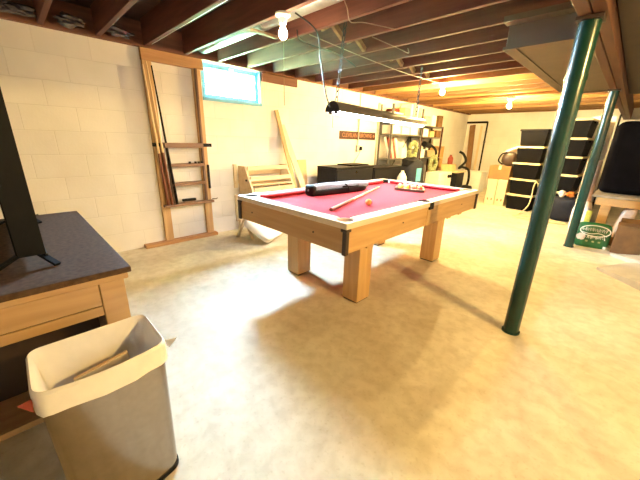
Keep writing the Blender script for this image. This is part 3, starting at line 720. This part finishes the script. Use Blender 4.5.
for k, (y, z, c, l) in enumerate(((6.02, .937, 'cuebutt', 'dark red jar beside the spotted carton on the third shelf'), (6.98, .937, 'darkbrown', 'dark brown jar under the hand vacuum'), (7.21, 1.408, 'darkgrey', 'dark grey jar between cartons on the second red post shelf'), (6.91, 1.408, 'rust', 'rust red jar between cartons on the second red post shelf'), (7.22, 1.648, 'darkbrown', 'dark brown jar on top of the red post shelving'), (6.91, 1.648, 'cuebutt', 'dark red jar on top of the red post shelving'))):
    j = thing('storage_jar', l, 'jar', (XS+.05, SY(y), z))
    link('jar_body', MB().lathe([(0, z), (.045, z), (.048, z+.01), (.048, z+.12), (.035, z+.14), (0, z+.14)], (XS+.05, SY(y), 0), 16), c, j, True)
    link('lid', MB().cyl((XS+.05, SY(y), z+.1405), (XS+.05, SY(y), z+.165), .037, n=16), 'black', j, True)
# floor-level goods in front of the shelving
bt = thing('white_jug', 'white jug standing between the black chests and navy bag', 'jug', (-3.07, 5.32, 0))
link('stand', MB().box(-3.18, -2.96, 5.21, 5.43, 0, .42, .005), 'cardpale', bt)
link('bottle', MB().lathe([(0, .4205), (.085, .4205), (.09, .44), (.09, .62), (.05, .70), (.03, .715), (.03, .75), (0, .75)], (-3.07, 5.32, 0), 20), 'whiteplastic', bt, True)
nb = thing('duffel_bag', 'navy duffel bag with cyan label stacked before the shelving', 'bag', (-3.2, 5.86, 0))
link('bag_body', MB().blob((-3.16, 5.86, .46), (.17, .29, .46), .05, 8, .55), 'navy', nb, True)
link('bag_top', MB().blob((-3.2, 5.80, .88), (.12, .20, .10), .12, 9, .7), 'darkgrey', nb, True)
link('bag_label', MB().box(-2.995, -2.98, 5.72, 5.90, .52, .78, .004), 'cyan', nb)
tag(link('black_crate', MB().box(-3.38, -3.05, 6.30, 6.62, 0, .40, .01), 'black'), 'low black crate on the floor right of the navy bag', 'crate')
wb = thing('white_cabinet', 'white cabinet with two dark knobs past the pool table end', 'cabinet', (-3.3, 7.55, 0))
link('cabinet_body', MB().box(-3.49, -3.15, 7.15, 7.85, 0, .60, .006), 'white', wb)
link('door', MB().box(-3.149, -3.132, 7.17, 7.49, .03, .58, .004), 'white', wb)
link('control_panel', MB().box(-3.149, -3.132, 7.51, 7.83, .03, .58, .004), 'whiteplastic', wb)
link('knob', MB().cyl((-3.131, 7.62, .50), (-3.10, 7.62, .50), .035, n=16), 'black', wb, True)
link('knob', MB().cyl((-3.131, 7.74, .50), (-3.10, 7.74, .50), .035, n=16), 'black', wb, True)
db = thing('dark_cabinet', 'dark front cabinet with pale top right of the white cabinet', 'cabinet', (-3.1, 8.15, 0))
link('cabinet_body', MB().box(-3.45, -3.04, 7.92, 8.4, 0, .57, .006), 'darkgrey', db)
link('cabinet_top', MB().box(-3.47, -3.0, 7.90, 8.42, .571, .60, .005), 'cardpale', db)
tag(link('tan_carton', MB().box(-3.42, -3.16, 7.80, 8.1, .602, .77, .006), 'tanbox'), 'tan carton lying across the two floor cabinets', 'box')
tag(link('red_bottle', MB().lathe([(0, .771), (.06, .771), (.065, .79), (.065, .92), (.03, .97), (.02, 1.0), (0, 1.0)], (-3.28, 7.97, 0), 18), 'redthing', smooth=True), 'red bottle standing on the tan carton', 'bottle')
wf = thing('wood_bookcase', 'small brown wooden bookcase at the right end of the shelving', 'bookcase', (-3.65, 7.92, 0))
for y in (7.90, 8.28): link('side_panel', MB().box(-3.82, -3.62, y-.012, y+.012, 0, 1.2, .002), 'oak_z', wf)
for z in (.3, .62, .9, 1.185): link('shelf', MB().box(-3.82, -3.62, 7.913, 8.267, z-.012, z+.012), 'oak', wf)
link('back_panel', MB().box(-3.838, -3.825, 7.90, 8.28, 0, 1.2), 'tanbox', wf)
hs = thing('vacuum_hose', 'black ribbed vacuum hose hooked up beside dark cabinet', 'hose', (-2.9, 8.3, 0))
link('hose', MB().tube(spline([(-2.98, 8.2, .03), (-2.88, 8.30, .3), (-2.92, 8.34, .62), (-3.06, 8.28, .70), (-3.12, 8.2, .68), (-3.0, 8.25, .85), (-3.08, 8.25, 1.02), (-3.18, 8.22, 1.08)]), .03, 10), 'black', hs, True)
link('vacuum_body', MB().blob((-2.86, 8.18, .14), (.13, .15, .14), .06, 6, .7), 'darkgrey', hs, True)
# white chest by the far wall
wc = thing('white_bin', 'low white chest on the floor before the far wall', 'chest', (-3.03, 9.2, 0))
link('chest_body', MB().box(-3.28, -2.80, 8.98, 9.4, 0, .535, .008), 'whiteplastic', wc)
link('lid', MB().box(-3.29, -2.79, 8.97, 9.41, .536, .565, .006), 'white', wc)
# black pipe, plank at the far wall
pp = thing('drain_pipe', 'thin black pipe turning down the far wall', 'pipe', (-3.3, 10.15, 0))
link('pipe_run', MB().cyl((-3.83, 10.14, 1.895), (-3.25, 10.14, 1.895), .028, n=14), 'black', pp, True)
link('pipe_drop', MB().cyl((-3.25, 10.14, 1.90), (-3.25, 10.14, .0), .022, n=14), 'black', pp, True)
for z in (1.62, 1.35): link('pipe_joint', MB().cyl((-3.25, 10.14, z-.03), (-3.25, 10.14, z+.03), .032, n=14), 'grey', pp, True)
tag(link('brown_plank', MB().bar((-3.42, 9.78, 0), (-3.655, 10.14, 1.82), .15, .035, (0, 1, 0)), 'plankbrown'), 'tall brown plank leaning on the far wall under the pipe', 'board')
tag(link('pale_plank', MB().bar((-3.32, 9.9, 0), (-3.40, 10.16, 1.8), .06, .02, (0, 1, 0)), 'pale_z'), 'narrow pale plank leaning between brown plank and black pipe', 'board')

# ------------------------------------------------------------------ cartons and totes
def carton(x0, x1, y0, y1, z0, z1, mat, label, mark=None):
    o = thing('carton', label, 'box', ((x0+x1)/2, (y0+y1)/2, z0))
    link('body', MB().box(x0, x1, y0, y1, z0, z1, .004), mat, o)
    link('tape', MB().box((x0+x1)/2-.025, (x0+x1)/2+.025, y0-.0015, y1, z1-.001, z1+.0015).box((x0+x1)/2-.025, (x0+x1)/2+.025, y0-.0018, y0+.001, z1-.08, z1), 'cardpale', o)
    if mark: link('printed_mark', MB().box(x0+.04, x0+.07, y0-.0015, y0+.001, z0+.10, z0+.15).box(x1-.07, x1-.04, y0-.0015, y0+.001, z0+.10, z0+.15), 'orange', o)
    return o
carton(-2.14, -1.955, 7.40, 7.85, 0, .555, 'cardpale', 'pale tall carton under the orange carton, left one', True)
carton(-1.945, -1.76, 7.40, 7.85, 0, .555, 'cardpale', 'pale tall carton under the orange carton, beside the totes', True)
carton(-2.17, -1.755, 7.41, 7.80, .557, .845, 'card', 'orange brown carton lying on the two pale cartons')
bp_ = thing('backpack', 'dark slumped backpack on the orange brown carton', 'bag', (-1.87, 7.55, .847))
link('bag_body', MB().blob((-1.86, 7.56, .985), (.14, .12, .142), .06, 12, .7), 'darkbrown', bp_, True)
link('strap', MB().tube(spline([(-1.94, 7.46, .87), (-2.03, 7.44, .95), (-1.99, 7.45, 1.08), (-1.9, 7.47, 1.12)]), .014), 'black', bp_, True)
tag(link('draped_cloth', MB().blob((-1.82, 7.58, 1.17), (.15, .13, .05), .15, 14, .8, Euler((0, -.45, 0))), 'pinkcloth', smooth=True), 'pale bundled cloth on top of the dark backpack', 'cloth')

def make_tote(lid):
    o = thing('storage_tote', '', 'tote', (0, 0, 0))
    w, d_, h = .47, .62, .285; t = .035
    v = [(-w/2+t, 0+t, 0), (w/2-t, t, 0), (w/2-t, d_-t, 0), (-w/2+t, d_-t, 0), (-w/2+.008, .008, h), (w/2-.008, .008, h), (w/2-.008, d_-.008, h), (-w/2+.008, d_-.008, h)]
    link('tub', MB().mesh(v, [(0, 1, 2, 3), (4, 5, 6, 7), (0, 1, 5, 4), (1, 2, 6, 5), (2, 3, 7, 6), (3, 0, 4, 7)]), 'binblack', o, world=False)
    m = MB().box(-w/2-.008, w/2+.008, -.008, d_+.008, h-.006, h+.028, .006)
    for s in (-.12, .12): m.box(s-.06, s+.06, -.012, -.0085, h-.008, h+.024, .001)
    link('lid', m, 'lid' if lid else 'binblack', o, world=False)
    for s in (-1, 1): link('handle', MB().box(s*(w/2+.004)-.012, s*(w/2+.004)+.012, d_/2-.09, d_/2+.09, h-.05, h-.02, .004), 'binblack', o, world=False)
    return o
names = ['bottom', 'second from the floor', 'middle', 'fourth from the floor']
T = make_tote(True)
T.location = (-1.47, 7.22, 0); T.rotation_euler.z = -.12
T['label'] = 'black yellow-lidded tote at the bottom of the left stack'; T['group'] = 'totes in the left stack'
for k in range(1, 4):
    dup(T, (-1.47+.004*(k % 2), 7.22+.01*(k % 2), .314*k), -.12+.015*(k % 3-1), 'black yellow-lidded tote, %s of the left stack' % names[k], 'totes in the left stack')
T2 = make_tote(False); T2.location = (-1.46, 7.23, 1.256); T2.rotation_euler.z = -.13
T2['label'] = 'topmost tote of the left stack, all black'; T2['group'] = 'totes in the left stack'
pal = thing('low_platform', 'low wooden platform under the right stack of totes', 'platform', (-.85, 7.3, 0))
for y in (7.06, 7.62): link('runner', MB().box(-1.12, -.58, y, y+.06, 0, .12), 'pine_y', pal)
for k in range(5): link('slat', MB().box(-1.12, -.58, 7.05+.135*k, 7.05+.135*k+.11, .1205, .16), 'pine_y', pal)
for k in range(5):
    dup(T, (-.86+.004*(k % 2), 7.04+.008*(k % 3), .162+.314*k), -.08+.012*(k % 3), 'black yellow-lidded tote, %s of the right stack' % (names+['topmost'])[k], 'totes in the right stack')
nt_ = thing('navy_tote', 'dark blue bag with toys on the floor before the right stack', 'bag', (-.66, 6.82, 0))
link('bag_body', MB().blob((-.66, 6.84, .21), (.21, .17, .215), .04, 21, .5), 'navy', nt_, True)
link('bag_rim', MB().tube([(-.66+.17*math.cos(t), 6.84+.13*math.sin(t), .40) for t in [2*PI*k/20 for k in range(20)]], .014, 8, True), 'navy', nt_, True)
tag(link('orange_toy', MB().blob((-.62, 6.80, .475), (.06, .05, .055), .2, 5), 'ball_o', smooth=True), 'orange toy sticking out of the dark blue bag', 'toy')
tag(link('white_toy', MB().blob((-.74, 6.80, .475), (.05, .05, .055), .2, 6), 'white', smooth=True), 'white toy sticking out of the dark blue bag', 'toy')
wire('garden_hose', [(-1.14, 7.0, .52), (-1.16, 6.97, .60), (-1.20, 6.93, .56), (-1.20, 6.86, .2), (-1.30, 6.72, .02)]+[(-.95+.40*math.cos(t), 6.49+.13*math.sin(t), .014) for t in [PI*.85+2*PI*k/14 for k in range(15)]], .011, 'lid', 'pale hose coiled on the floor before the totes', 'hose')

# ------------------------------------------------------------------ green posts
def post(x, y, label):
    o = thing('support_post', label, 'post', (x, y, 0))
    link('post_tube', MB().cyl((x, y, .012), (x, y, 1.872), .048, n=32), 'green', o, True)
    link('base_plate', MB().cyl((x, y, 0), (x, y, .0125), .056, n=24), 'green', o)
    link('cap_plate', MB().box(x-.056, x+.056, y-.062, y+.062, 1.8725, 1.8895), 'darkbrown', o)
    link('collar', MB().cyl((x, y, 1.60), (x, y, 1.625), .051, n=32), 'green', o, True)
    return o
post(-.325, 2.28, 'thick green steel post nearest the pool table')
post(-.335, 5.05, 'far green steel post beside the green bag')

# ------------------------------------------------------------------ workbench corner
bn = thing('workbench', 'wooden workbench with grey top behind the far green post', 'workbench', (.4, 5.9, 0))
link('bench_top', MB().box(-.27, 1.3, 5.45, 6.32, .632, .66, .004), 'benchtop', bn)
link('top_rail', MB().box(-.22, 1.25, 5.49, 5.53, .53, .631, .003), 'bench', bn)
link('top_rail', MB().box(-.22, -.18, 5.531, 6.28, .53, .631, .003), 'bench', bn)
for x in (-.16, 1.15):
    for y in (5.532, 6.18): link('leg', MB().box(x, x+.10, y, y+.09, 0, .63, .004), 'bench', bn)
link('lower_shelf', MB().box(-.05, 1.25, 5.7, 6.2, .14, .16), 'bench', bn)
bk = thing('covered_bundle', 'big black rounded bundle standing on the workbench', 'bundle', (.35, 5.95, .66))
m = MB().box(-.26, 1.1, 5.78, 6.25, .662, 1.60, .09, None, 5)
for v in m.bm.verts: v.co += Vector((.012*math.sin(9*v.co.z), .015*math.sin(7*v.co.x+4*v.co.z), 0))
link('bundle_cover', m, 'blackcloth', bk, True)
pk = thing('white_bundle', 'pinkish white wrapped bundle under the workbench', 'bundle', (.1, 5.75, 0))
link('bundle', MB().blob((.11, 5.62, .30), (.075, .075, .24), .10, 31, .7, Euler((0, .15, 0))), 'pinkcloth', pk, True)
link('base_box', MB().box(.0, .25, 5.54, 5.69, 0, .12), 'cardbrown', pk)
cb = thing('cardboard_box', 'large brown cardboard box on the floor right of the green bag', 'box', (.35, 5.3, 0))
link('box_body', MB().box(.065, .72, 5.16, 5.44, 0, .36, .008), 'cardbrown', cb)
link('flap', MB().bar((.08, 5.42, .365), (.70, 5.42, .365), .16, .006, (0, -.5, 1)), 'cardbrown', cb)
gb = thing('green_bag', 'green printed plastic bag leaning before the workbench', 'bag', (-.14, 5.3, 0), 0)
R_ = Matrix.Translation((-.135, 5.20, 0)) @ Matrix.Rotation(.10, 4, 'Z') @ Matrix.Rotation(-.18, 4, 'X')
m = MB().blob((0, .055, .165), (.185, .055, .165), .02, 4, .38); bmesh.ops.transform(m.bm, matrix=R_, verts=m.bm.verts)
link('bag_body', m, 'bagGreen', gb, True)
def on_bag(mb): bmesh.ops.transform(mb.bm, matrix=R_, verts=mb.bm.verts); return mb
oval = [(.150*math.cos(t)+.015, -.006, .225+.070*math.sin(t)) for t in [2*PI*k/28 for k in range(28)]]
link('printed_outline', on_bag(MB().tube(oval, .006, 5, True)), 'white', gb)
def scribble(x0, x1, z, h, seed):
    rnd = random.Random(seed); pts = []; k = 0; x = x0
    while x < x1:
        pts.append((x, -.006, z+(h if k % 2 else -h)*rnd.uniform(.35, 1))); x += rnd.uniform(.006, .011); k += 1
    return pts
link('printed_script', on_bag(MB().tube(scribble(-.12, .14, .238, .024, 3), .0055, 5)), 'white', gb)
link('printed_script', on_bag(MB().tube(scribble(-.05, .13, .142, .024, 5), .0062, 5)), 'white', gb)
link('printed_swoosh', on_bag(MB().tube(spline([(-.12, -.006, .20), (-.03, -.006, .182), (.06, -.006, .198), (.14, -.006, .172)]), .0042, 5)), 'white', gb)
link('printed_flower', on_bag(MB().blob((-.115, -.002, .135), (.045, .008, .042), .2, 9)), 'pinkcloth', gb)
for k, x in enumerate((-.045, .02, .08)): link('printed_dot', on_bag(MB().box(x-.012, x+.012, -.008, 0, .075, .096)), 'sage', gb)
link('printed_stamp', on_bag(MB().box(.13, .158, -.006, .002, .012, .042)), 'white', gb)
# goods between the far post and the bench
tag(link('white_pack', MB().blob((-.36, 5.95, .245), (.11, .10, .25), .06, 41, .55), 'white', smooth=True), 'white plastic pack standing left of the workbench', 'pack')
tag(link('lime_pack', MB().box(-.275, -.215, 5.35, 5.44, 0, .45, .012), 'lime'), 'yellow green pack standing between the far post and bench leg', 'pack')
tag(link('patterned_roll', MB().cyl((-.40, 6.35, 0), (-.40, 6.35, 1.08), .09, n=20), 'pinkcloth', smooth=True), 'pinkish upright roll standing between totes and workbench', 'roll')
tag(link('white_board', MB().box(-.70, -.37, 7.72, 7.76, 0, 1.80, .004), 'white'), 'tall white board standing right of the right tote stack', 'board')
tag(link('dark_rod', MB().cyl((-.33, 7.60, 0), (-.33, 7.68, 1.82), .014, n=12), 'black', smooth=True), 'thin dark rod leaning along the tall white board', 'rod')
# pale boards on the floor at the right
def board(px, py, u, v_, label):
    p = Vector((px, py, 0)); u = Vector((*u, 0)); v_ = Vector((*v_, 0))
    vs = []
    for z in (0, 1):
        for a_, b_ in ((0, 0), (1, 0), (1, 1), (0, 1)):
            q = p+u*a_+v_*b_; q.z = .03+.10*(a_+b_)/2 if z else 0.0
            vs.append(q)
    return tag(link('pale_wedge', MB().mesh(vs, [(0, 1, 2, 3), (4, 5, 6, 7), (0, 1, 5, 4), (1, 2, 6, 5), (2, 3, 7, 6), (3, 0, 4, 7)]), 'palegrey'), label, 'wedge')
board(.07, 5.13, (.33, -.15), (.0, -.0), '') if False else None
board(.0, 4.28, (.42, -.46), (.29, .36), 'pale grey wedge on the floor, the nearer of two')
board(.08, 5.0, (.42, -.36), (.40, .0+.10), 'pale grey wedge on the floor against the brown box')

# ------------------------------------------------------------------ console desk, television, cable
dk = thing('console_desk', 'tan console desk with dark brown top at the left', 'desk', (-1.97, -.5, 0))
link('desk_top', MB().box(-2.62, -1.325, -1.35, .262, .728, .752, .004), 'desktop', dk)
link('top_moulding', MB().box(-2.60, -1.335, -1.33, .250, .700, .7275, .006), 'desk', dk)
for x in (-1.42, -2.58):
    for y in (.15, -1.31): link('leg', MB().box(x, x+.07, y, y+.085, 0, .6995, .004), 'desk', dk)
link('drawer_front', MB().box(-1.365, -1.352, -1.22, .148, .605, .698, .003), 'desk', dk)
link('drawer_front', MB().box(-1.365, -1.355, -1.22, .148, .56, .600, .003), 'desk', dk)
link('side_panel', MB().box(-2.509, -1.421, .175, .20, .20, .699), 'desk', dk)
link('back_panel', MB().box(-2.56, -2.54, -1.22, .148, .10, .699), 'darkbrown', dk)
link('lower_shelf', MB().box(-2.53, -1.38, -1.22, .148, .18, .205), 'desk', dk)
link('inner_panel', MB().box(-1.60, -1.585, -1.22, .148, .206, .559), 'darkbrown', dk)
tv = thing('television', 'black television seen edge-on standing on the console desk', 'television', (-2.05, -.01, .752))
link('screen_body', MB().box(-2.56, -1.555, -.055, .028, .80, 1.42, .008), 'blackgloss', tv)
link('bezel', MB().box(-2.57, -1.545, .0285, .034, .79, .80).box(-1.555, -1.548, -.05, .03, .80, 1.42), 'black', tv)
for x in (-1.62, -2.45):
    m = MB().bar((x, -.01, .815), (x+.10, .055, .757), .022, .010).bar((x, -.01, .815), (x+.06, -.13, .757), .022, .010)
    link('foot', m, 'black', tv)
wire('antenna_cable', [(-2.60, .06, .757), (-2.66, .045, .765), (-2.655, .03, 1.0), (-2.65, .015, 1.36), (-2.66, -.1, 1.7), (-2.75, -.4, 2.12)], .005, 'black', 'black antenna cable rising behind the television')

# ------------------------------------------------------------------ trash can
tc = thing('trash_can', 'brushed steel trash can with white liner beside the desk', 'trash can', (-1.09, .085, 0))
def rrect(w, d, r, n=5):
    out = []
    for cx, cy, a in ((w/2-r, d/2-r, 0), (-w/2+r, d/2-r, PI/2), (-w/2+r, -d/2+r, PI), (w/2-r, -d/2+r, PI*1.5)):
        out += [(cx+r*math.cos(a+PI/2*k/n), cy+r*math.sin(a+PI/2*k/n)) for k in range(n+1)]
    return out
def dense(o):
    # six extra points along each long side (between the corner arcs)
    out = []
    for i, p in enumerate(o):
        out.append(p); q = o[(i+1) % len(o)]
        if abs(p[0]-q[0]) < 1e-6 and abs(p[1]-q[1]) > .01:
            out += [(p[0]+(q[0]-p[0])*t/7, p[1]+(q[1]-p[1])*t/7) for t in range(1, 7)]
    return out
def shell(levels, inner=None, cap_bottom=True):
    """stack of (z, w, d, r[, dx, wob]) rounded rectangles"""
    vs, fs = [], []; N = 36
    for li, lv in enumerate(levels):
        z, w_, d_, r_ = lv[:4]; wob = lv[4] if len(lv) > 4 else 0
        for k, (x, y) in enumerate(dense(rrect(w_, d_, r_))): vs.append((x+(.024*max(0, 1-(2*y/d_)**2) if x > 0 else 0), y, z+wob*(math.sin(k*1.1)+.6*math.sin(k*2.7+1))))
    for l in range(len(levels)-1):
        for k in range(N): fs.append((l*N+k, l*N+(k+1) % N, (l+1)*N+(k+1) % N, (l+1)*N+k))
    if cap_bottom: fs.append(tuple(range(N))[::-1])
    return vs, fs
C_ = Matrix.Translation((-1.105, .085, 0))
link('can_body', MB().mesh(*shell([(.02, .215, .315, .03), (.30, .23, .325, .03), (.56, .24, .335, .03), (.56, .232, .327, .028), (.30, .222, .317, .028), (.05, .2, .30, .028)]), C_), 'steel', tc, True)
link('base_ring', MB().mesh(*shell([(0, .22, .32, .03), (.0195, .22, .32, .03)]), C_), 'black', tc)
ln = MB().mesh(*shell([(.508, .256, .351, .034, .003), (.53, .256, .351, .034, .004), (.575, .254, .349, .034, .001), (.585, .24, .337, .03), (.575, .226, .321, .03), (.45, .20, .29, .035), (.33, .16, .22, .05, .01), (.24, .10, .14, .04, .012)], cap_bottom=False), C_)
ln.mesh([(-.05, -.07, .24), (.05, -.07, .24), (.05, .07, .235), (-.05, .07, .24)], [(0, 1, 2, 3)], C_)
lo = link('liner', ln, 'bag', tc, True, label='white plastic liner folded over the rim')
link('liner_tie', MB().mesh([(.10, .172, .575), (.15, .20, .60), (.13, .178, .56), (.105, .178, .55)], [(0, 1, 2, 3)], C_), 'bag', tc)
link('liner_tie', MB().mesh([(.10, -.172, .56), (.13, -.20, .575), (.12, -.176, .53), (.10, -.176, .535)], [(0, 1, 2, 3)], C_), 'redthing', tc, label='red drawstring end')
tag(link('torn_carton', MB().box(-.006, .006, -.075, .085, -.11, .06, .002, Matrix.Translation((-1.135, .085, .445)) @ Euler((.12, .25, .1)).to_matrix().to_4x4()), 'tanbox'), 'torn tan carton standing inside the trash can liner', 'carton')

# ------------------------------------------------------------------ daylight
wd_ = bpy.data.worlds.new('sky'); S.world = wd_; wd_.use_nodes = True
bg = wd_.node_tree.nodes['Background']; bg.inputs[0].default_value = (.62, .83, 1.0, 1); bg.inputs[1].default_value = 270
pl = bpy.data.lights.new('window_daylight', 'AREA'); pl.shape = 'RECTANGLE'; pl.size = .80; pl.size_y = .39; pl.cycles.is_portal = True
po = bpy.data.objects.new('window_daylight', pl); COL.objects.link(po); po.location = (XA-.125, (WY0+WY1)/2, (WZ0+WZ1)/2)
po.rotation_euler = Matrix(((0, 0, -1), (1, 0, 0), (0, -1, 0))).to_euler() if False else Vector((1, 0, 0)).to_track_quat('-Z', 'Z').to_euler()

# ------------------------------------------------------------------ camera
cam = bpy.data.cameras.new('camera'); co = bpy.data.objects.new('camera', cam); COL.objects.link(co); S.camera = co
cam.sensor_width = 36; cam.sensor_fit = 'HORIZONTAL'; cam.lens = 302.0935/640*36; cam.clip_start = .02; cam.clip_end = 200
Rw = ((0.70554481, 0.70821505, 0.02525778), (0.23758398, -0.20280885, -0.94995917), (-0.66765288, 0.67623961, -0.31135128))
r = [Vector(v) for v in Rw]
mat = Matrix((r[0], -r[1], -r[2])).transposed().to_4x4(); mat.translation = (0, 0, 1.25)
co.matrix_world = mat

S.view_settings.view_transform = 'Standard'; S.view_settings.look = 'None'; S.view_settings.gamma = 1
S.view_settings.exposure = 2.08
try: S.view_settings.use_curve_mapping = False
except Exception: pass
